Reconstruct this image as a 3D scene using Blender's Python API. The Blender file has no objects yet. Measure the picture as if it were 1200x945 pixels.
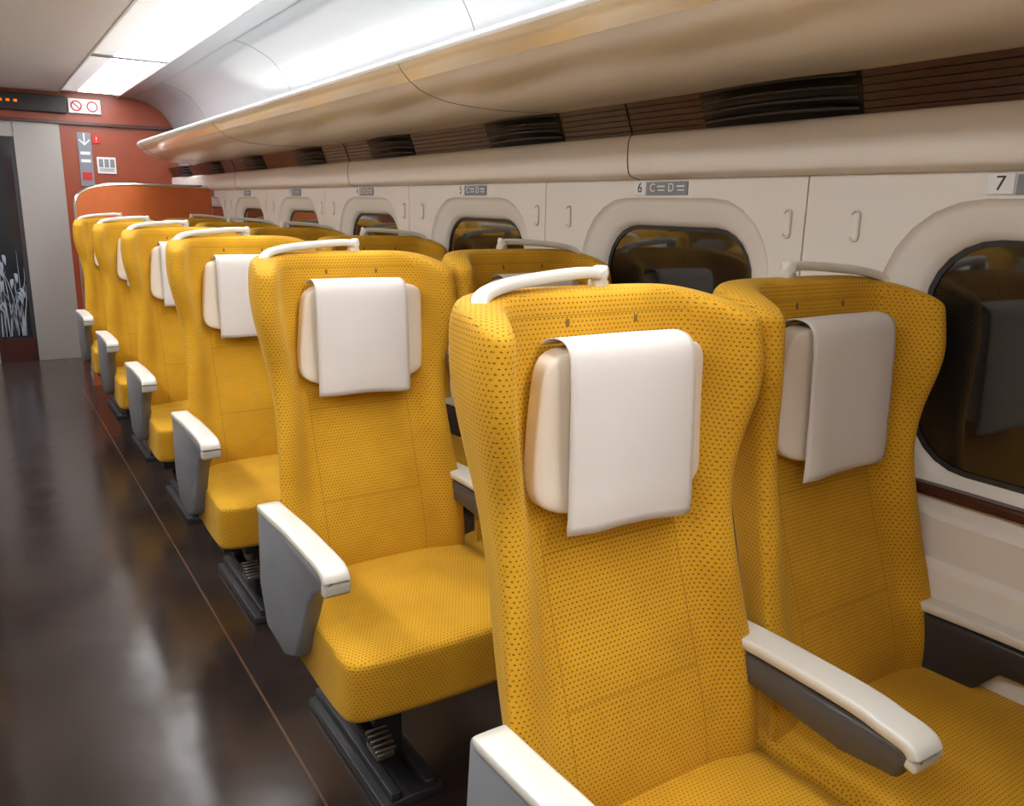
import bpy, bmesh, random
import numpy as np
from math import *
from mathutils import Vector, Matrix
random.seed(3)
H=1.31            # eye height above floor
XC=.20            # centre line of the car
PITCH=.98
XW=1.52           # wall plane
YE=7.70; YB=-3.0
sc=bpy.context.scene
col=sc.collection
try:
    sc.view_settings.view_transform='Standard'
    sc.view_settings.look='None'
except Exception: pass

# ------------------------------------------------------------ materials
def mat(name,c,rough=.5,metal=0,spec=.5,coat=0,emis=None,es=0,noise=0,nscale=8,bump=0,bscale=200,sheen=0):
    m=bpy.data.materials.new(name);m.use_nodes=True
    nt=m.node_tree;b=nt.nodes['Principled BSDF']
    b.inputs['Base Color'].default_value=(*c,1);b.inputs['Roughness'].default_value=rough
    b.inputs['Metallic'].default_value=metal;b.inputs['Specular IOR Level'].default_value=spec
    b.inputs['Coat Weight'].default_value=coat;b.inputs['Coat Roughness'].default_value=.08
    b.inputs['Sheen Weight'].default_value=sheen
    if emis: b.inputs['Emission Color'].default_value=(*emis,1);b.inputs['Emission Strength'].default_value=es
    tc=nt.nodes.new('ShaderNodeTexCoord')
    if noise:
        n=nt.nodes.new('ShaderNodeTexNoise');n.inputs['Scale'].default_value=nscale;n.inputs['Detail'].default_value=4
        nt.links.new(tc.outputs['Object'],n.inputs['Vector'])
        r=nt.nodes.new('ShaderNodeMapRange');r.inputs[3].default_value=1-noise;r.inputs[4].default_value=1+noise
        nt.links.new(n.outputs['Fac'],r.inputs[0])
        x=nt.nodes.new('ShaderNodeVectorMath');x.operation='SCALE';x.inputs[0].default_value=c
        nt.links.new(r.outputs[0],x.inputs['Scale']);nt.links.new(x.outputs[0],b.inputs['Base Color'])
    if bump:
        n=nt.nodes.new('ShaderNodeTexNoise');n.inputs['Scale'].default_value=bscale;n.inputs['Detail'].default_value=2
        nt.links.new(tc.outputs['Object'],n.inputs['Vector'])
        u=nt.nodes.new('ShaderNodeBump');u.inputs['Strength'].default_value=bump;u.inputs['Distance'].default_value=.002
        nt.links.new(n.outputs['Fac'],u.inputs['Height']);nt.links.new(u.outputs[0],b.inputs['Normal'])
    return m
M={}
M['beige']=mat('beige_panel',(.78,.74,.68),.36,noise=.02,nscale=3)
M['beige2']=mat('beige_ledge',(.81,.76,.69),.30)
M['rack']=mat('rack_underside_beige',(.90,.87,.81),.25,coat=.3)
M['racklip']=mat('rack_lip_champagne',(.82,.70,.50),.22,metal=.25,coat=.4)
M['white']=mat('grey_gloss_cove',(.42,.44,.47),.14)
M['ceil']=mat('ceiling_white',(.74,.74,.74),.45)
M['edge']=mat('bright_edge',(.92,.92,.90),.3)
M['brown']=mat('brown_slat_trim',(.070,.028,.022),.30,noise=.25,nscale=20)
M['sill']=mat('brown_sill',(.06,.018,.014),.25)
M['black']=mat('black_plastic',(.012,.011,.011),.4)
M['seam']=mat('dark_gap',(.03,.026,.024),.7)
M['glass']=mat('night_window_glass',(.006,.008,.010),.03,spec=1.0,coat=1.0)
M['gasket']=mat('window_gasket',(.03,.03,.03),.4)
M['orange']=mat('russet_wall',(.28,.055,.020),.35,noise=.18,nscale=6)
M['orange2']=mat('russet_partition',(.62,.15,.035),.4,noise=.15,nscale=10)
M['chrome']=mat('brushed_chrome',(.75,.75,.75),.2,metal=1)
M['steel']=mat('dull_steel',(.35,.35,.36),.35,metal=1)
M['door']=mat('door_frame_metal',(.36,.345,.32),.4,metal=.2)
M['doorg']=mat('door_glass',(.012,.016,.022),.08,spec=.8)
M['grass']=mat('frosted_grass',(.30,.35,.42),.6)
M['gray']=mat('grey_armrest_plastic',(.22,.235,.26),.4,bump=.2,bscale=400)
M['gray2']=mat('charcoal_armrest_plastic',(.085,.085,.09),.4,bump=.2,bscale=400)
M['dgray']=mat('dark_frame',(.030,.030,.034),.45)
M['cream']=mat('cream_plastic',(.70,.68,.62),.30)
M['pillow']=mat('cream_leather',(.78,.69,.57),.5,bump=.15,bscale=300)
M['cloth']=mat('white_antimacassar',(.72,.67,.63),.9,bump=.25,bscale=900,sheen=.05)
M['light']=mat('light_diffuser',(.9,.9,.9),.5,emis=(.97,.985,1),es=11.3)
M['sideglow']=mat('emissive_side_glow',(.9,.9,.9),.5,emis=(.97,.985,1),es=.35)  # weak emission stands in for the soft glow beside the diffuser
M['signg']=mat('sign_grey',(.22,.24,.27),.5)
M['signw']=mat('sign_white',(.8,.8,.8),.5)
M['signk']=mat('sign_black',(.02,.02,.02),.5)
M['signr']=mat('sign_red',(.55,.02,.02),.5)
M['led']=mat('led_text',(.1,.03,0),.5,emis=(1,.25,.02),es=.8)
M['floorline']=mat('floor_seam_brown',(.12,.055,.025),.35)
M['tab']=mat('tab_ochre',(.22,.11,.02),.8)

def floor_mat():
    m=bpy.data.materials.new('polished_brown_floor');m.use_nodes=True
    nt=m.node_tree;b=nt.nodes['Principled BSDF'];tc=nt.nodes.new('ShaderNodeTexCoord')
    n=nt.nodes.new('ShaderNodeTexNoise');n.inputs['Scale'].default_value=3;n.inputs['Detail'].default_value=6
    nt.links.new(tc.outputs['Object'],n.inputs['Vector'])
    cr=nt.nodes.new('ShaderNodeValToRGB');cr.color_ramp.elements[0].color=(.026,.018,.016,1);cr.color_ramp.elements[1].color=(.044,.031,.027,1)
    cr.color_ramp.elements[0].position=.35;cr.color_ramp.elements[1].position=.7
    nt.links.new(n.outputs['Fac'],cr.inputs[0]);nt.links.new(cr.outputs[0],b.inputs['Base Color'])
    r=nt.nodes.new('ShaderNodeMapRange');r.inputs[3].default_value=.12;r.inputs[4].default_value=.27
    nt.links.new(n.outputs['Fac'],r.inputs[0]);nt.links.new(r.outputs[0],b.inputs['Roughness'])
    b.inputs['Specular IOR Level'].default_value=.75
    n2=nt.nodes.new('ShaderNodeTexNoise');n2.inputs['Scale'].default_value=9
    nt.links.new(tc.outputs['Object'],n2.inputs['Vector'])
    u=nt.nodes.new('ShaderNodeBump');u.inputs['Strength'].default_value=.09;u.inputs['Distance'].default_value=.01
    nt.links.new(n2.outputs['Fac'],u.inputs['Height']);nt.links.new(u.outputs[0],b.inputs['Normal'])
    return m
M['floor']=floor_mat()

def fabric():
    m=bpy.data.materials.new('yellow_dotted_moquette');m.use_nodes=True
    nt=m.node_tree;L=nt.links;b=nt.nodes['Principled BSDF']
    def N(t,**k):
        n=nt.nodes.new(t)
        for a,v in k.items(): setattr(n,a,v)
        return n
    def math_(op,a,bv=None,c=None):
        n=N('ShaderNodeMath',operation=op)
        for i,v in enumerate((a,bv,c)):
            if v is None: continue
            if isinstance(v,(int,float)): n.inputs[i].default_value=v
            else: L.new(v,n.inputs[i])
        return n.outputs[0]
    uv=N('ShaderNodeUVMap');sp=N('ShaderNodeSeparateXYZ');L.new(uv.outputs[0],sp.inputs[0])
    V=math_('MULTIPLY',sp.outputs[1],1/.0068);row=math_('FLOOR',V)
    st=math_('MULTIPLY',math_('MODULO',math_('ABSOLUTE',row),2.0),.5)
    U=math_('ADD',math_('MULTIPLY',sp.outputs[0],1/.0080),st)
    fx=math_('SUBTRACT',math_('FRACT',U),.5);fy=math_('SUBTRACT',math_('FRACT',V),.5)
    d=math_('SQRT',math_('ADD',math_('MULTIPLY',fx,fx),math_('MULTIPLY',math_('MULTIPLY',fy,fy),1.2)))
    mr=N('ShaderNodeMapRange');mr.inputs[1].default_value=.13;mr.inputs[2].default_value=.26;mr.inputs[3].default_value=1;mr.inputs[4].default_value=0
    L.new(d,mr.inputs[0])
    # stitched seams of the centre panel (uv v = height relative to eye on the back)
    au=math_('ABSOLUTE',sp.outputs[0]);v=sp.outputs[1]
    isb=math_('LESS_THAN',v,-.44)
    s1=math_('MULTIPLY',math_('LESS_THAN',math_('ABSOLUTE',math_('SUBTRACT',au,.128)),.0013),isb)
    inn=math_('LESS_THAN',au,.128)
    h1=math_('LESS_THAN',math_('ABSOLUTE',math_('ADD',v,.485)),.0012)
    h2=math_('LESS_THAN',math_('ABSOLUTE',math_('ADD',v,.70)),.0012)
    h3=math_('LESS_THAN',math_('ABSOLUTE',math_('ADD',v,.150)),.0012)
    s2=math_('MAXIMUM',math_('MULTIPLY',math_('MAXIMUM',h1,h2),inn),math_('MULTIPLY',h3,math_('LESS_THAN',au,.17)))
    seam=math_('MAXIMUM',s1,s2)
    tc=N('ShaderNodeTexCoord');n=N('ShaderNodeTexNoise');n.inputs['Scale'].default_value=7;n.inputs['Detail'].default_value=3
    L.new(tc.outputs['Object'],n.inputs['Vector'])
    cr=N('ShaderNodeValToRGB');cr.color_ramp.elements[0].position=.35;cr.color_ramp.elements[1].position=.68
    cr.color_ramp.elements[0].color=(.58,.292,.011,1);cr.color_ramp.elements[1].color=(.70,.37,.017,1)
    L.new(n.outputs['Fac'],cr.inputs[0])
    mx=N('ShaderNodeMix',data_type='RGBA');mx.inputs['B'].default_value=(.12,.045,.006,1)
    L.new(math_('MULTIPLY',math_('MAXIMUM',mr.outputs[0],math_('MULTIPLY',seam,.4)),.85),mx.inputs['Factor']);L.new(cr.outputs[0],mx.inputs['A'])
    L.new(mx.outputs['Result'],b.inputs['Base Color'])
    b.inputs['Roughness'].default_value=.8;b.inputs['Specular IOR Level'].default_value=.25
    b.inputs['Sheen Weight'].default_value=.2;b.inputs['Sheen Tint'].default_value=(1,.8,.3,1)
    n2=N('ShaderNodeTexNoise');n2.inputs['Scale'].default_value=500;L.new(tc.outputs['Object'],n2.inputs['Vector'])
    h=math_('SUBTRACT',math_('SUBTRACT',math_('MULTIPLY',n2.outputs['Fac'],.4),mr.outputs[0]),math_('MULTIPLY',seam,2.0))
    u=N('ShaderNodeBump');u.inputs['Strength'].default_value=.5;u.inputs['Distance'].default_value=.0015
    L.new(h,u.inputs['Height']);L.new(u.outputs[0],b.inputs['Normal'])
    return m
M['fabric']=fabric()

# ------------------------------------------------------------ mesh helpers
def mk(name,verts,faces,m,parent=None,smooth=True,uvs=None,link=True):
    me=bpy.data.meshes.new(name);me.from_pydata([tuple(v) for v in verts],[],faces);me.update()
    mats=m if isinstance(m,list) else [m]
    for x in mats: me.materials.append(M[x])
    if uvs is not None:
        ul=me.uv_layers.new(name='UVMap')
        for l in me.loops: ul.data[l.index].uv=uvs[l.vertex_index]
    if smooth:
        for p in me.polygons: p.use_smooth=True
    bm=bmesh.new();bm.from_mesh(me);bmesh.ops.recalc_face_normals(bm,faces=bm.faces);bm.to_mesh(me);bm.free()
    o=bpy.data.objects.new(name,me)
    if link: col.objects.link(o)
    if parent: o.parent=parent
    return o
def bake(o,mods):
    """apply modifiers -> plain mesh"""
    if o.name not in col.objects: col.objects.link(o)
    for t,kw in mods:
        md=o.modifiers.new(t,t)
        for k,v in kw.items(): setattr(md,k,v)
    bpy.context.view_layer.update()
    dg=bpy.context.evaluated_depsgraph_get()
    me=bpy.data.meshes.new_from_object(o.evaluated_get(dg));me.name=o.name
    for p in me.polygons: p.use_smooth=True
    bpy.data.objects.remove(o)
    return me
def boxv(x0,x1,y0,y1,z0,z1):
    v=[(x,y,z) for x in (x0,x1) for y in (y0,y1) for z in (z0,z1)]
    f=[(0,1,3,2),(4,6,7,5),(0,4,5,1),(2,3,7,6),(0,2,6,4),(1,5,7,3)]
    return v,f
def box(name,x0,x1,y0,y1,z0,z1,m,parent=None,bev=.002):
    v,f=boxv(x0,x1,y0,y1,z0,z1)
    o=mk(name,v,f,m,parent,smooth=False)
    if bev:
        b=o.modifiers.new('b','BEVEL');b.width=bev;b.segments=2
    return o
def sweep(path,a,b,n=12,up=Vector((0,0,1)),e=.5,caps=True):
    """superellipse section half sizes a (side) b (up) along a path"""
    P=[Vector(p) for p in path];V=[];Fc=[]
    for i,p in enumerate(P):
        t=(P[min(i+1,len(P)-1)]-P[max(i-1,0)]).normalized()
        s=t.cross(up)
        if s.length<.05: s=t.cross(Vector((0,1,0)))
        s.normalize();q=s.cross(t).normalized()
        aa=a[i] if isinstance(a,list) else a; bb=b[i] if isinstance(b,list) else b
        for k in range(n):
            an=2*pi*k/n;c,d=cos(an),sin(an)
            V.append(p+s*aa*copysign(abs(c)**e,c)+q*bb*copysign(abs(d)**e,d))
    for i in range(len(P)-1):
        for k in range(n):
            Fc.append((i*n+k,i*n+(k+1)%n,(i+1)*n+(k+1)%n,(i+1)*n+k))
    if caps: Fc.append(tuple(range(n))[::-1]);Fc.append(tuple((len(P)-1)*n+k for k in range(n)))
    return V,Fc
def smoothpath(pts,n=6):
    P=[Vector(p) for p in pts];P=[2*P[0]-P[1]]+P+[2*P[-1]-P[-2]];o=[]
    for i in range(1,len(P)-2):
        for k in range(n):
            t=k/n;a,b,c,d=P[i-1:i+3]
            o.append(.5*((2*b)+(c-a)*t+(2*a-5*b+4*c-d)*t*t+(3*b-a-3*c+d)*t**3))
    o.append(P[-2]);return o
def extrude_profile(name,prof,y0,y1,m,parent=None,thick=0,ny=1,smooth=True):
    V=[];F=[];n=len(prof)
    for j in range(ny+1):
        y=y0+(y1-y0)*j/ny
        for x,z in prof: V.append((x,y,z+H))
    for j in range(ny):
        for i in range(n-1): F.append((j*n+i,j*n+i+1,(j+1)*n+i+1,(j+1)*n+i))
    o=mk(name,V,F,m,parent,smooth=smooth)
    if thick:
        s=o.modifiers.new('s','SOLIDIFY');s.thickness=thick;s.offset=0
    return o
def sprof(p,n=5): return [(v.x,v.z) for v in smoothpath([(x,0,z) for x,z in p],n)]
def empty(name,loc=(0,0,0),parent=None):
    e=bpy.data.objects.new(name,None);e.location=loc;e.empty_display_size=.1;col.objects.link(e);e.parent=parent;return e
def mirror_group(objs,newparent=None):
    for o in objs:
        c=o.copy();
        if newparent: c.parent=newparent
        c.matrix_local=Matrix.Translation((2*XC,0,0))@Matrix.Scale(-1,4,(1,0,0))@o.matrix_local
        col.objects.link(c)
        yield c

# ------------------------------------------------------------ seat (authored in row-0 coordinates, z relative to eye)
XM=1.017; YR=.90; SP=.255
def ss(z,zs,vs):
    i=int(np.clip(np.searchsorted(zs,z)-1,0,len(zs)-2));t=(z-zs[i])/(zs[i+1]-zs[i]);t=min(1,max(0,t));t=t*t*(3-2*t)
    return vs[i]*(1-t)+vs[i+1]*t
def Yc(z): return float(np.interp(z,[-1,-.92,-.86,-.78,-.68,-.58,-.48,-.38,-.28,-.18,-.10],[.79,.775,.768,.780,.815,.852,.886,.912,.928,.938,.942]))
def Wd(z): return ss(z,[-1,-.86,-.72,-.46,-.20,-.10],[.226,.236,.236,.219,.256,.250])
def Dp(z): return ss(z,[-1,-.86,-.70,-.48,-.20,-.10],[.006,.015,.030,.056,.122,.118])
def seat_back():
    t=.085
    Fp=[(0,0),(.3,0),(.52,.0),(.665,.10),(.735,.42),(.80,.80),(.885,.99)]
    Bp=[(0,1,0),(.4,1,0),(.75,.92,0),(.93,.5,0),(.975,0,.22),(1.01,0,.60),(.985,0,.90)]
    zs=[-.96,-.92,-.86,-.79,-.72,-.65,-.58,-.51,-.44,-.37,-.31,-.25,-.20,-.165,-.14]
    rings=[(z,0) for z in zs]+[(-.122,.12),(-.113,.42)]
    idx=[-6,-5,-4,-3,-2,-1,0,1,2,3,4,5,6]
    V=[];n=len(idx)
    for z,sh in rings:
        a,d=Wd(z),Dp(z);yc=Yc(z)
        front=[];back=[]
        for i in idx:
            s=-1 if i<0 else 1;k=abs(i)
            fx,fd=Fp[k];bx,bt,bd=Bp[k]
            front.append(Vector((s*fx*a,yc-fd*d,0)));back.append(Vector((s*bx*a,yc+bt*t-bd*d,0)))
        mid=[(f+b)/2 for f,b in zip(front,back)]
        for tipi,inner in ((0,1),(n-1,n-2)):
            mid[tipi]=mid[tipi]*.7+mid[inner]*.3
        ramp=min(1,max(0,(z+.36)/.22));ramp=ramp*ramp*(3-2*ramp)
        for lst in (front,back):
            for j in range(n):
                p=lst[j].lerp(mid[j],sh)
                k=abs(idx[j])/6
                dz=-.045*ramp*max(0,(k-.3)/.7)**1.5
                V.append((p.x,p.y,z+dz))
    F=[];m=2*n
    loop=list(range(n))+[n+j for j in range(n-1,-1,-1)]
    for r in range(len(rings)-1):
        for q in range(m):
            a,b=loop[q],loop[(q+1)%m]
            F.append((r*m+a,r*m+b,(r+1)*m+b,(r+1)*m+a))
    for r in (0,len(rings)-1):
        for j in range(n-1):
            F.append((r*m+j,r*m+j+1,r*m+n+j+1,r*m+n+j))
    V=[(x,y-YR,z+H) for x,y,z in V]
    me=bake(mk('seat_back',V,F,'fabric'),[('SUBSURF',dict(levels=2,render_levels=2))])
    ul=me.uv_layers.new(name='UVMap')
    for p in me.polygons:
        nx,ny,nz=[abs(c) for c in p.normal]
        for li in p.loop_indices:
            c=me.vertices[me.loops[li].vertex_index].co
            if nz>.75: ul.data[li].uv=(c.x,c.y-H)
            elif nx>.78: ul.data[li].uv=(c.y+5.04,c.z-H)
            else: ul.data[li].uv=(c.x,c.z-H)
    return me
def rbox(name,x0,x1,y0,y1,z0,z1,m,fn=None,cuts=3,lev=2,inset=.8,uv=True):
    """soft cushion: gridded box -> optional deform -> subsurf"""
    bm=bmesh.new();bmesh.ops.create_cube(bm,size=2)
    bmesh.ops.subdivide_edges(bm,edges=bm.edges,cuts=cuts,use_grid_fill=True)
    for v in bm.verts:
        for i in range(3): # push grid toward the edges for a tight radius
            c=v.co[i]
            if abs(c)<.99: v.co[i]=copysign(abs(c)**inset,c) if c else 0
        v.co=Vector(((x0+x1)/2+v.co.x*(x1-x0)/2,(y0+y1)/2+v.co.y*(y1-y0)/2,(z0+z1)/2+v.co.z*(z1-z0)/2))
        if fn: v.co=Vector(fn(*v.co))
    me=bpy.data.meshes.new(name);bm.to_mesh(me);bm.free();me.materials.append(M[m])
    o=bpy.data.objects.new(name,me);col.objects.link(o)
    me=bake(o,[('SUBSURF',dict(levels=lev,render_levels=lev))])
    if uv:
        ul=me.uv_layers.new(name='UVMap') if not me.uv_layers else me.uv_layers[0]
        for p in me.polygons:
            nx,ny,nz=[abs(c) for c in p.normal]
            for li in p.loop_indices:
                c=me.vertices[me.loops[li].vertex_index].co
                if nz>=max(nx,ny)*.8: ul.data[li].uv=(c.x,c.y+10)
                elif ny>=nx: ul.data[li].uv=(c.x,c.z+10)
                else: ul.data[li].uv=(c.y,c.z+10)
    return me
def loc(x,y,z): return (x,y-YR,z+H)
def cushion():
    def fn(x,y,z):
        u=(y-.37)/(.84-.37)          # 0 front
        if z>-.93: z+= .012*sin(pi*min(1,max(0,u)))*.6+.010*(1-u) - .008*(abs(x)/.23)**2-.012*max(0,1-u*4)
        else:
            z+= .03*u + (.020*max(0,1-u*3)**2)
        if u<.1: y-= .016*(1-(x/.23)**2)
        return loc(x,y,z)
    return rbox('seat_cushion',-.250,.246,.362,.845,-1.032,-.862,'fabric',fn,cuts=5,inset=.75)
def tilt(z): return float(np.interp(z,[-.44,-.18],[.004,-.022]))
def pillow():
    def fn(x,y,z):
        k=1-.45*(abs(x)/.155)**4
        q=(z+.43)/.25
        return loc(x*(1-.07*q)+.012*q,Yc(z)-.013+tilt(z)+y*k,z+(.014*(abs(x)/.155)**3 if z<-.3 else -.007*(abs(x)/.155)**3))
    return rbox('head_pillow',-.164,.164,-.044,.040,-.430,-.186,'pillow',fn,cuts=3,inset=.85)
def cloth():
    path=[(.016,-.188),(.006,-.181),(-.012,-.1755),(-.034,-.1755),(-.052,-.183),(-.0625,-.202),(-.0675,-.25),(-.0690,-.30),(-.0680,-.36),(-.065,-.41),(-.058,-.450)]
    path=[(v.x,v.z) for v in smoothpath([(a,0,b) for a,b in path],3)]
    V=[];F=[];nx=20
    for j,(dy,z) in enumerate(path):
        q=j/(len(path)-1)
        for i in range(nx+1):
            s=i/nx*2-1
            w=.114+.005*q
            x=s*w
            fold=.0016*q*q*(sin(s*5+1)+.6*sin(s*9-2))
            y=Yc(min(z,-.185))+dy+tilt(z)+fold +.006*abs(s)**2.5*(.25+.75*q)*(1 if q>.2 else .3)
            V.append(loc(x,y,z-.004*s*q+.002*q*cos(s*3)))
    for j in range(len(path)-1):
        for i in range(nx): F.append((j*(nx+1)+i,j*(nx+1)+i+1,(j+1)*(nx+1)+i+1,(j+1)*(nx+1)+i))
    return bake(mk('headrest_cloth',V,F,'cloth'),[('SOLIDIFY',dict(thickness=.0016,offset=0))])
def handle():
    p=smoothpath([loc(-.206,.925,-.178),loc(-.206,.935,-.138),loc(-.194,.945,-.117),loc(-.15,.957,-.105),loc(-.07,.970,-.097),loc(.0,.978,-.093),loc(.034,.980,-.095)],6)
    V,F=sweep(p,.0125,.0085,12)
    v2,f2=sweep(smoothpath([loc(.030,.981,-.088),loc(.034,.982,-.10),loc(.034,.984,-.135)],4),.014,.013,12);k=len(V)
    V+=v2;F+=[tuple(i+k for i in f) for f in f2]
    v2,f2=sweep([loc(-.206,.925,-.19),loc(-.206,.936,-.142)],.016,.014,12);k=len(V)
    V+=v2;F+=[tuple(i+k for i in f) for f in f2]
    return bake(mk('grab_handle',V,F,'cream'),[])
def plate(name,prof,x0,x1,m,bev=.006):
    """closed (y,z) polygon extruded in x, bevelled"""
    n=len(prof);V=[loc(x0,y,z) for y,z in prof]+[loc(x1,y,z) for y,z in prof]
    F=[tuple(range(n)),tuple(range(n,2*n))[::-1]]+[(i,(i+1)%n,n+(i+1)%n,n+i) for i in range(n)]
    return bake(mk(name,V,F,m,smooth=False),[('BEVEL',dict(width=bev,segments=3,limit_method='ANGLE')),('WEIGHTED_NORMAL',{})] )
def arm_pad(hw,y0=.375,y1=.80,zf=0,drop=.045,th=.010):
    p=smoothpath([loc(0,y1,-.682),loc(0,y1-.1,-.678),loc(0,.60,-.673+zf*.5),loc(0,y0+.05,-.674+zf),loc(0,y0+.014,-.680+zf),loc(0,y0+.002,-.692+zf),loc(0,y0+.004,-.690-drop*.6+zf)],5)
    V,F=sweep(p,hw,th,16,e=.3)
    return V,F
me_back=seat_back();me_cush=cushion();me_pil=pillow();me_clo=cloth();me_han=handle()
V,F=arm_pad(.027);me_pad=bake(mk('arm_pad',V,F,'cream'),[])
me_body=plate('arm_body',[(.393,-.685),(.390,-.715),(.45,-.745),(.50,-.79),(.545,-.87),(.58,-.95),(.66,-.985),(.79,-.975),(.835,-.88),(.82,-.685)],-.021,.021,'gray',.008)
me_inner=plate('arm_inner',[(.60,-.80),(.62,-.97),(.80,-1.0),(.80,-.78)],.018,.034,'dgray',.004)
V,F=arm_pad(.031,y0=.490,y1=.86,zf=-.013,drop=.03);me_cpad=bake(mk('center_arm_pad',V,F,'cream'),[])
me_cbody=plate('center_arm_body',[(.498,-.70),(.510,-.748),(.60,-.760),(.86,-.735),(.86,-.69)],-.028,.028,'gray2',.008)
V,F=arm_pad(.026,y0=.40,y1=.86,zf=0);me_wpad=bake(mk('wall_arm_pad',V,F,'cream'),[])
def joined(name,items,m):
    V=[];F=[]
    for v,f in items:
        k=len(V);V+=list(v);F+=[tuple(i+k for i in q) for q in f]
    return bake(mk(name,V,F,m,smooth=False),[('BEVEL',dict(width=.004,segments=2,limit_method='ANGLE'))])
def lb(x0,x1,y0,y1,z0,z1): 
    v,f=boxv(x0,x1,y0-YR,y1-YR,z0+H,z1+H);return v,f
base_items=[lb(-.46,.46,.56,.66,-1.10,-1.04),lb(-.46,.46,.72,.80,-1.09,-1.03),lb(-.42,-.36,.45,.86,-1.07,-1.01),lb(.36,.42,.45,.86,-1.07,-1.01),lb(-.04,.04,.45,.86,-1.07,-1.01)]
for x in (-.33,.33):
    base_items+=[lb(x-.035,x+.035,.57,.69,-1.285,-1.04),lb(x-.075,x+.075,.44,.92,-1.31,-1.285),lb(x-.055,x-.03,.44,.92,-1.285,-1.262),lb(x+.03,x+.055,.44,.92,-1.285,-1.262)]
me_base=joined('swivel_base',base_items,'dgray')
ped=[]
for i in range(5): ped.append(lb(-.435,-.385,.405+.012*i,.411+.012*i,-1.125+.005*i,-1.113+.005*i))
ped.append(lb(-.43,-.39,.405,.465,-1.138,-1.124))
me_ped=joined('release_pedal',ped,'steel')
ml=[lb(-.425,-.395,.45,.60,-1.138,-1.122),lb(-.425,-.395,.58,.60,-1.13,-1.05)]
me_lever=joined('pedal_arm',ml,'dgray')
me_side=plate('wall_arm_frame',[(.39,-.69),(.39,-.735),(.62,-.75),(.70,-.85),(.76,-1.02),(.84,-1.02),(.84,-.69)],-.02,.02,'dgray',.006)
me_tray=rbox('rear_tray',-.17,.17,0,.02,-.75,-.45,'gray',lambda x,y,z:loc(x,Yc(z)+.080+y,z),cuts=2,lev=2,inset=.4,uv=False)
me_tab=plate('velcro_tab',[(Yc(-.16)-.0015,-.166),(Yc(-.16)-.0015,-.155),(Yc(-.16)+.004,-.155),(Yc(-.16)+.004,-.166)],-.003,.003,'tab',.0005)
def inst(name,me,parent,x=0,sx=1,y=0,z=0):
    o=bpy.data.objects.new(name,me);o.parent=parent;o.location=(x,y,z);o.scale=(sx,1,1);col.objects.link(o);return o
def seat_pair(row,side):
    e=empty('train_seat_pair',(XM if side>0 else 2*XC-XM,YR+row*PITCH,0))
    if side<0: e.scale=(-1,1,1)
    jr=random.Random(row*7+side)
    for c,s in ((-SP,1),(SP,-1)):
        inst('back',me_back,e,c,s);inst('cushion',me_cush,e,c,s)
        inst('pillow',me_pil,e,c+.012,1)
        inst('headrest_cloth',me_clo,e,c+.008+(0 if row==0 else jr.uniform(-.008,.008)),s)
        inst('grab_handle',me_han,e,c,s);inst('rear_tray',me_tray,e,c,s)
        for tx in (-.055,.075): inst('velcro_tab',me_tab,e,c+tx)
    inst('aisle_arm_pad',me_pad,e,-.518);inst('aisle_arm_body',me_body,e,-.518);inst('aisle_arm_inner',me_inner,e,-.518)
    inst('center_arm_pad',me_cpad,e,-.018);inst('center_arm_body',me_cbody,e,-.018)
    inst('wall_arm_pad',me_wpad,e,.475,z=-.06);inst('wall_arm_frame',me_side,e,.475,z=-.06)
    inst('swivel_base',me_base,e);inst('release_pedal',me_ped,e);inst('pedal_arm',me_lever,e)
for r in range(-2,6):
    seat_pair(r,1);seat_pair(r,-1)

# ------------------------------------------------------------ floor / ceiling
XL=2*XC-XW
box('floor',XL-.1,XW+.1,YB,YE,-.05,0,'floor',bev=0)
def strip(name,x0,x1,z0,z1,m): return box(name,x0,x1,YB,YE,z0+H,z1+H,m,bev=0)
strip('trim_1',.517,.523,-1.3105,-1.3095,'floorline');strip('trim_2',2*XC-.523,2*XC-.517,-1.3105,-1.3095,'floorline')
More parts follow.
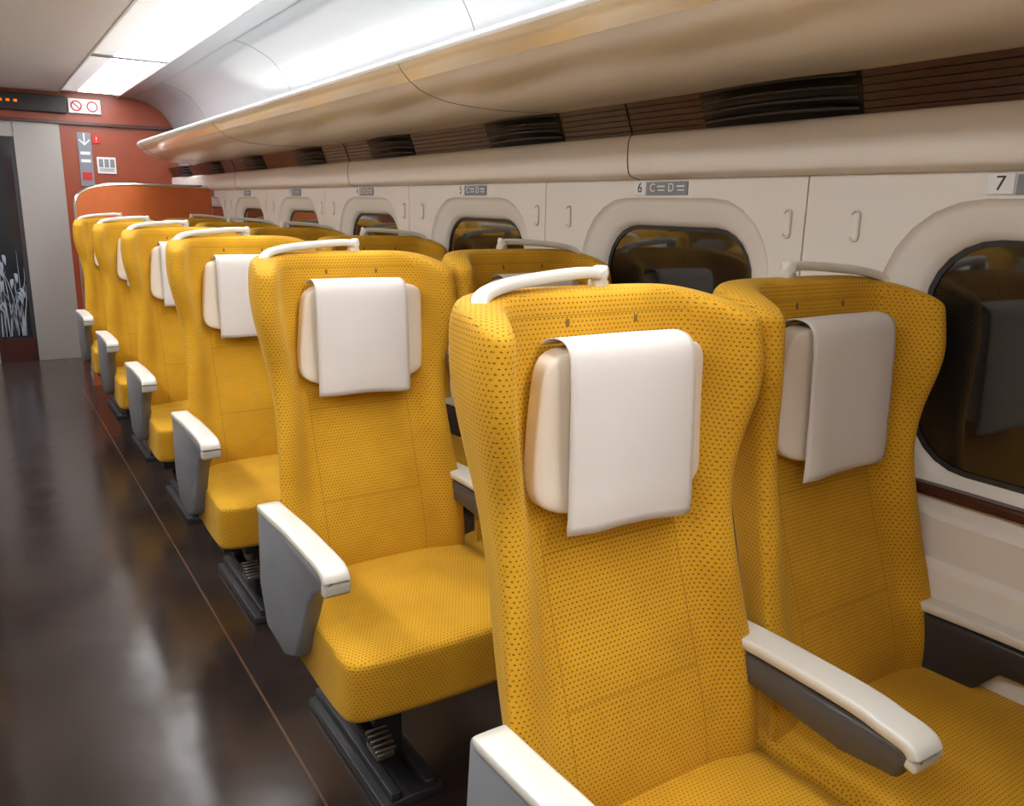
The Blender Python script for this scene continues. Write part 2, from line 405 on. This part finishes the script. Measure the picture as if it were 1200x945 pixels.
# side wall shell -------------------------------------------------------
def rrect(cy,cz,hy,hz,r,n=7):
    pts=[]
    cor=[(1,1,0),(-1,1,90),(-1,-1,180),(1,-1,270)]
    for sy,sz,a0 in cor:
        for k in range(n):
            a=radians(a0+90*k/(n-1))
            pts.append((cy+sy*(hy-r)+r*cos(a),cz+sz*(hz-r)+r*sin(a),sy,sz,k/(n-1)))
    return pts
def window_module(k,parent,sub):
    y0=1.175+PITCH*k+.002;y1=y0+PITCH-.004
    cy=1.175+PITCH*k+.435
    zt,zb=.08,-.66
    outer=rrect(cy,-.272,.352,.305,.19)
    B=[]
    for y,z,sy,sz,t in outer:
        ey=y1 if sy>0 else y0;ez=zt if sz>0 else zb
        sy0=cy+sy*(.352-.19);sz0=-.272+sz*(.305-.19)
        first_y=(sy*sz>0)
        a,b=((ey,sz0),(sy0,ez)) if first_y else ((sy0,ez),(ey,sz0))
        if t<=.5: u=t*2;p=(a[0]+(ey-a[0])*u,a[1]+(ez-a[1])*u)
        else: u=t*2-1;p=(ey+(b[0]-ey)*u,ez+(b[1]-ez)*u)
        B.append(p)
    c2=cy+.000
    def L(hy,hz,r,x,c=cy,cz=-.272): return [(x,p[0],p[1]) for p in rrect(c,cz,hy,hz,r)]
    loops=[[(XW+.02,p[0],p[1]) for p in B],[(XW,p[0],p[1]) for p in B],
           L(.352,.305,.19,XW),L(.345,.298,.184,XW+.008),L(.336,.289,.176,XW+.010),
           L(.292,.244,.144,XW+.022,c2,-.267),L(.278,.230,.132,XW+.030,c2,-.265),L(.271,.224,.126,XW+.042,c2,-.265)]
    V=[];F=[];n=len(outer)
    for lp in loops: V+=[(x,y,z+H) for x,y,z in lp]
    for a in range(len(loops)-1):
        for i in range(n): F.append((a*n+i,a*n+(i+1)%n,(a+1)*n+(i+1)%n,(a+1)*n+i))
    o=mk('panel_%d'%sub,V,F,'beige',parent,smooth=True)
    e=o.modifiers.new('e','EDGE_SPLIT');e.split_angle=radians(40)
    objs=[o]
    g0=L(.273,.226,.128,XW+.038,c2,-.265);g1=L(.262,.215,.118,XW+.039,c2,-.265)
    V=[(x,y,z+H) for x,y,z in g0+g1];F=[(i,(i+1)%n,n+(i+1)%n,n+i) for i in range(n)]
    objs.append(mk('gasket_%d'%sub,V,F,'gasket',parent))
    gl=L(.272,.225,.127,XW+.042,c2,-.265)
    w=empty('window_%d'%sub,(0,0,0));
    g=mk('glass',[(x,y,z+H) for x,y,z in gl],[tuple(range(n))],'glass',w,smooth=False)
    s=box('sill',XW-.004,XW+.038,cy-.26,cy+.255,-.535+H,-.512+H,'sill',w,bev=.006)
    return objs,[g,s],w
wall=empty('wall_right');wallL=empty('wall_left');wn=0
allw=[];wins=[]
for k in range(-4,6):
    wn+=1
    a,b,w=window_module(k,wall,wn);allw+=a;wins.append(b)
allw.append(box('panel_end',XW,XW+.02,1.175+PITCH*6,YE,-.66+H,.08+H,'beige',wall))
allw.append(box('panel_start',XW,XW+.02,YB,1.175-PITCH*4,-.66+H,.08+H,'beige',wall))
allw.append(box('backing',XW+.062,XW+.10,YB,YE,0,2.2,'seam',wall,bev=0))
lower=sprof([(XW+.004,-.655),(XW-.012,-.665),(XW-.018,-.70),(XW-.016,-.9),(XW-.01,-1.1),(XW-.01,-1.31)],3)
allw.append(extrude_profile('lower_panel',lower,YB,YE,'beige',wall))
allw.append(box('heater_cover',XW-.06,XW+.02,YB,YE,0,.16,'beige2',wall,bev=.01))
ledge=sprof([(XW+.01,.078),(XW-.010,.083),(XW-.030,.088),(XW-.040,.098),(XW-.045,.125),(XW-.046,.165),(XW-.042,.184),(XW-.034,.192),(XW-.02,.194)],4)
allw.append(extrude_profile('ledge',ledge,YB,YE,'beige2',wall))
allw.append(extrude_profile('ledge_gap',[(XW+.004,.083),(XW-.001,.083)],YB,YE,'seam',wall,thick=.002))
bx0,bz0,bx1,bz1=XW-.030,.190,XW-.062,.272
for i in range(6):
    t0=i/6;t1=(i+1)/6-.025
    p=[(bx0+(bx1-bx0)*t0,bz0+(bz1-bz0)*t0),(bx0+(bx1-bx0)*t1,bz0+(bz1-bz0)*t1)]
    allw.append(extrude_profile('slat_%d'%i,p,YB,YE,'brown',wall,thick=.004,smooth=False))
allw.append(extrude_profile('slat_back',[(bx0+.012,bz0),(bx1+.012,bz1)],YB,YE,'seam',wall))
# air vents
def vent(yc):
    V,F=[],[]
    for i in range(4):
        t=.14+.24*i
        x=bx0+(bx1-bx0)*t;z=bz0+(bz1-bz0)*t
        path=[]
        for j in range(15):
            s=j/14*2-1
            path.append((x-.004-.020*(1-s*s),yc+s*.205,z+H+.004*(1-s*s)))
        n=len(path);k=len(V)
        for a,b,c in path: V+=[(a-.007,b,c-.001),(a+.010,b,c+.006),(a+.010,b,c+.010),(a-.007,b,c+.004)]
        for j in range(n-1):
            for q in range(4): F.append((k+j*4+q,k+j*4+(q+1)%4,k+(j+1)*4+(q+1)%4,k+(j+1)*4+q))
    o=[mk('vent_louvres',V,F,'dgray',wall,smooth=False)]
    p=[(bx0-.003,bz0+.004),(bx1-.003,bz1-.004)]
    o.append(extrude_profile('vent_back',p,yc-.21,yc+.21,'black',wall,thick=.002))
    return o
for k in range(-4,7):
    if 1.245+PITCH*k<7.4: allw+=vent(1.245+PITCH*k)
# luggage rack
rack=empty('luggage_rack');rk=[];RY=6.55
und=sprof([(bx1+.006,.270),(1.40,.268),(1.27,.262),(1.12,.268),(1.03,.287),(.985,.312)],5)
lip=sprof([(.985,.312),(.962,.335),(.953,.352)],4)
def rackpart(name,prof,m,thick=0):
    """profile extruded along the rack, with the outer corner rounding to the wall at the far end"""
    V=[];F=[];ys=[YB+.01]+[0,2,4,5.6]+[5.9+.72*sin(radians(a)) for a in range(0,91,9)]
    n=len(prof)
    for y in ys:
        q=0
        if y>5.9: q=1-sqrt(max(0,1-((y-5.9)/.72)**2))
        for x,z in prof:
            xx=x+(bx1+.0-x)*q*.9
            V.append((xx,y,z+H-(0 if q==0 else (z-.268)*q*.3)))
    for j in range(len(ys)-1):
        for i in range(n-1): F.append((j*n+i,j*n+i+1,(j+1)*n+i+1,(j+1)*n+i))
    return mk(name,V,F,m,rack)
rk.append(rackpart('underside',und,'rack'))
rk.append(rackpart('lip',lip,'racklip'))
rk.append(rackpart('lip_edge',[(.953,.352),(.950,.358),(.952,.366),(.958,.370)],'edge'))
rk.append(rackpart('shelf_top',[(.958,.370),(1.0,.34),(1.45,.33)],'rack'))
def seamline(name,prof,y,par,dy=0,r=.0012):
    n=len(prof)
    p=[(x,y+dy*i/n,z+H) for i,(x,z) in enumerate(prof)]
    v,f=sweep(p,r,r,6,up=Vector((0,1,0)));return mk(name,v,f,'seam',par)
for j,y in enumerate((2.02,3.98,5.94-.1,.06,-1.9)):
    rk.append(seamline('joint_%d'%j,und+lip,y,rack))
list(mirror_group(rk,empty('luggage_rack')))
for y in (1.72,3.68,5.64,-.24): allw.append(seamline('ledge_joint',ledge+[(bx0-.004,bz0),(bx1-.004,bz1)],y,wall,r=.0015))
# upper cove
cove=sprof([(XW+.02,.27),(XW+.02,.45),(XW-.01,.60),(XW-.09,.72),(XW-.20,.785),(XW-.29,.81)],5)
allw.append(extrude_profile('cove',cove,YB,YE,'white',wall))
allw+=[seamline('cove_joint',cove,y,wall) for y in (2.6,4.56,6.52,.64)]
# ceiling
CZ=.815
ceil=empty('ceiling')
LX0,LX1,LX2=.80,1.09,.68
box('ceiling_centre',2*XC-LX2+.012,LX2-.012,YB,YE,CZ+H,CZ+.03+H,'ceil',ceil,bev=0)
for s in (0,1):
    f=(lambda x:x) if s==0 else (lambda x:2*XC-x)
    a,b=sorted((f(LX1+.012),f(XW-.26)));box('ceiling_side_%d'%s,a,b,YB,YE,CZ+H-.003,CZ+.03+H,'white',ceil,bev=0)
    a,b=sorted((f(LX2-.014),f(LX1+.014)));box('light_housing_%d'%s,a,b,YB,YE,CZ+.012+H,CZ+.05+H,'ceil',ceil,bev=0)
    for e0 in (LX2-.013,LX1+.001):
        a,b=sorted((f(e0),f(e0+.012)));box('light_frame_%d'%s,a,b,YB,YE,CZ-.006+H,CZ+.02+H,'ceil',ceil,bev=0)
    y=7.50
    while y>YB+.5:
        y2=max(YB+.05,y-1.90)
        e=empty('ceiling_light')
        a,b=sorted((f(LX0),f(LX1)));box('diffuser',a,b,y2,y,CZ-.002+H,CZ+.010+H,'light',e,bev=0)
        a,b=sorted((f(LX2+.002),f(LX0-.006)));box('side_glow_panel',a,b,y2,y,CZ+H,CZ+.010+H,'sideglow',e,bev=0)  # added self-lit strip imitating the glow on the ceiling beside the lamp
        a,b=sorted((f(LX2),f(LX1)));box('joint_bar',a,b,y2-.066,y2-.004,CZ-.008+H,CZ+.012+H,'gray',e,bev=.002)
        y-=1.97

# ------------------------------------------------------------ end walls
we=empty('wall_end')
def eb(n,x0,x1,z0,z1,m,y0=YE-.02,y1=YE+.02,par=we,bev=.002): return box(n,x0,x1,y0,y1,z0+H,z1+H,m,par,bev)
eb('russet_right',.655,XW+.06,-1.31,.86,'orange')
eb('russet_left',XL-.06,2*XC-.655,-1.31,.86,'orange')
eb('header',2*XC-.655,.655,.60,.86,'orange')
eb('header_rail',XL,XW,.575,.60,'sill',YE-.05,YE-.015)
ds=empty('door_1')
eb('jamb_right',.335,.655,-1.31,.60,'door',YE-.03,YE+.02,ds)
eb('jamb_left',2*XC-.655,2*XC-.335,-1.31,.60,'door',YE-.03,YE+.02,ds)
eb('leaf_glass',2*XC-.335,.335,-1.12,.46,'doorg',YE-.012,YE+.01,ds,0)
eb('leaf_top',2*XC-.335,.335,.46,.60,'door',YE-.018,YE+.01,ds)
eb('leaf_bottom',2*XC-.335,.335,-1.31,-1.12,'sill',YE-.018,YE+.01,ds)
eb('leaf_stile_r',.305,.335,-1.12,.46,'dgray',YE-.020,YE+.01,ds)
eb('leaf_stile_l',2*XC-.335,2*XC-.305,-1.12,.46,'dgray',YE-.020,YE+.01,ds)
V=[];F=[]
for i in range(34):
    x=random.uniform(-.05,.27);h=random.uniform(.35,.72);lean=random.uniform(-.13,.10)
    pts=[]
    for j in range(9):
        t=j/8;pts.append((x+lean*t**2,-1.10+h*t-.12*t**4*abs(lean)/.1,.0045*(1-t)+.0008))
    for j,(a,z,w) in enumerate(pts):
        if a+w>.30: a=.30-w
        V+=[(a-w,YE-.014,z+H),(a+w,YE-.014,z+H)]
        if j: k=len(V);F.append((k-4,k-3,k-1,k-2))
    if i%2==0:
        a,z,w=pts[-1]
        for j in range(7):
            t=j/6;ww=.012*sin(pi*t)+.001;V+=[(min(.3,a+lean*.5*t-ww),YE-.0145,z+H-.10*t*t+.02*t),(min(.302,a+lean*.5*t+ww),YE-.0145,z+H-.10*t*t+.02*t)]
            if j: k=len(V);F.append((k-4,k-3,k-1,k-2))
mk('grass_decal',V,F,'grass',ds)
led=empty('led_display');eb('case',-.30,.72,.655,.785,'black',YE-.07,YE-.02,led,.006)
for i in range(5): eb('led_dash_%d'%i,.16+.05*i,.185+.05*i,.715,.735,'led',YE-.073,YE-.069,led,0)
def text(body,size,locx,m,par,rot,name='lettering'):
    c=bpy.data.curves.new(name,'FONT');c.body=body;c.size=size;c.extrude=.0004;c.align_x='CENTER';c.align_y='CENTER'
    c.materials.append(M[m]);o=bpy.data.objects.new(name,c);o.location=locx;o.rotation_euler=rot;o.parent=par;col.objects.link(o);return o
RE=(pi/2,0,0)
sg=empty('direction_sign');eb('board',.775,.875,.10,.52,'signg',YE-.03,YE-.02,sg)
text('\u2193',.13,(.825,YE-.032,.46+H),'signw',sg,RE)
for i,(z,m) in enumerate(((.36,'signw'),(.30,'signw'),(.16,'signr'))): eb('mark_%d'%i,.79,.86,z-.012,z+.012 if i<2 else z+.05,m,YE-.033,YE-.028,sg,0)
sg=empty('notice_plate');eb('plate',.905,1.045,.205,.335,'signw',YE-.03,YE-.02,sg);
for i in range(3): eb('pictogram_%d'%i,.917+.042*i,.95+.042*i,.255,.32,'signg',YE-.033,YE-.028,sg,0)
for i in range(2): eb('line_%d'%i,.92,1.03,.225+.014*i,.229+.014*i,'signk',YE-.033,YE-.028,sg,0)
sg=empty('emergency_plate');eb('plate',.885,.945,.44,.50,'signr',YE-.03,YE-.02,sg);text('!',.05,(.915,YE-.032,.47+H),'signw',sg,RE)
sg=empty('no_smoking_sign')
eb('board',.735,.965,.665,.775,'signw',YE-.05,YE-.02,sg)
for x in (.79,.905):
    v,f=sweep([(x+.036*cos(a*pi/12),YE-.053,.72+H+.036*sin(a*pi/12)) for a in range(25)],.005,.003,8,up=Vector((0,1,0)));mk('ring',v,f,'signr',sg)
v,f=sweep([(.79-.025,YE-.053,.72+.025+H),(.79+.025,YE-.053,.72-.025+H)],.004,.003,8,up=Vector((0,1,0)));mk('bar',v,f,'signr',sg)
wb=empty('wall_back');box('panel',XL-.06,XW+.06,YB-.04,YB,0,2.2,'orange',wb)
box('door_leaf',XC-.4,XC+.4,YB-.001,YB+.02,0,1.9,'door',wb)
def partition(s):
    e=empty('partition_screen')
    f=(lambda x:x) if s>0 else (lambda x:2*XC-x)
    y=6.42
    top=[(.60,-.06),(.605,-.01),(.635,.035),(.70,.072),(.80,.092),(.95,.10),(1.2,.10),(XW-.02,.10)]
    top=[(v.x,v.z) for v in smoothpath([(a,0,b) for a,b in top],4)]
    prof=[(.60,-1.31)]+top+[(XW-.02,-1.31)]
    n=len(prof);V=[(f(x),y,z+H) for x,z in prof]+[(f(x),y+.03,z+H) for x,z in prof]
    F=[tuple(range(n)),tuple(range(n,2*n))]+[(i,(i+1)%n,n+(i+1)%n,n+i) for i in range(n)]
    mk('panel',V,F,'orange2',e,smooth=False)
    v,g=sweep([(f(x),y+.015,z+H) for x,z in [(.60,-1.30),(.60,-.8),(.60,-.3)]+top],.014,.016,10,up=Vector((0,1,0)),e=.8);mk('chrome_edge',v,g,'chrome',e)
partition(1);partition(-1)

# ------------------------------------------------------------ wall fittings
RW=(pi/2,0,-pi/2)
num=8
for k in range(-1,6):
    y=1.735+PITCH*k if k>0 or k==0 else 1.775+PITCH*k
    if y>7.3: continue
    if k==0: num=6
    if k==-1: num=7
    sg=empty('seat_number_sign')
    box('number_plate',XW-.004,XW,y-.046,y,.040+H,.076+H,'signw',sg,.001)
    box('letter_plate',XW-.004,XW,y-.20,y-.050,.040+H,.074+H,'signg',sg,.001)
    text(str(num),.036,(XW-.0045,y-.023,.058+H),'signk',sg,RW)
    text('C',.030,(XW-.0045,y-.072,.058+H),'signw',sg,RW);text('D',.030,(XW-.0045,y-.142,.058+H),'signw',sg,RW)
    for q in (.104,.176):
        box('fine_text',XW-.0046,XW-.0038,y-q-.014,y-q+.014,.060+H,.064+H,'signw',sg,0)
        box('fine_text',XW-.0046,XW-.0038,y-q-.014,y-q+.010,.051+H,.054+H,'signw',sg,0)
    num-=1
for k in range(-3,6):
    for dy in (.045,.855):
        y=1.175+PITCH*k+dy
        pts=[]
        for a in range(25):
            t=2*pi*a/24;pts.append((XW-.0025,y+.0085*cos(t),-.022+H+copysign(.022,sin(t))+.0085*sin(t)))
        v,f=sweep(pts,.0022,.003,8,up=Vector((1,0,0)));allw.append(mk('hook_bezel',v,f,'cream',wall))
        allw.append(box('hook_flap',XW-.003,XW+.0005,y-.006,y+.006,-.048+H,.004+H,'beige2',wall,.001))
list(mirror_group(allw,wallL))
for i,b in enumerate(wins):
    w=empty('window_%d'%(wn+1+i));list(mirror_group(b,w))

# ------------------------------------------------------------ world + camera
w=bpy.data.worlds.new('night');sc.world=w;w.use_nodes=True
w.node_tree.nodes['Background'].inputs[0].default_value=(.01,.012,.018,1);w.node_tree.nodes['Background'].inputs[1].default_value=1
f,th,p,r=952.,.579,.236,.021
R=Vector((cos(th),-sin(th),0));Fw=Vector((sin(th)*cos(p),cos(th)*cos(p),-sin(p)));U=R.cross(Fw)
R2=R*cos(r)+U*sin(r);U2=U*cos(r)-R*sin(r)
cd=bpy.data.cameras.new('camera');cd.sensor_width=36;cd.lens=36*f/1200;cd.clip_start=.02
cam=bpy.data.objects.new('camera',cd);col.objects.link(cam)
cam.matrix_world=Matrix(((R2.x,U2.x,-Fw.x,0),(R2.y,U2.y,-Fw.y,0),(R2.z,U2.z,-Fw.z,H),(0,0,0,1)))
sc.camera=cam
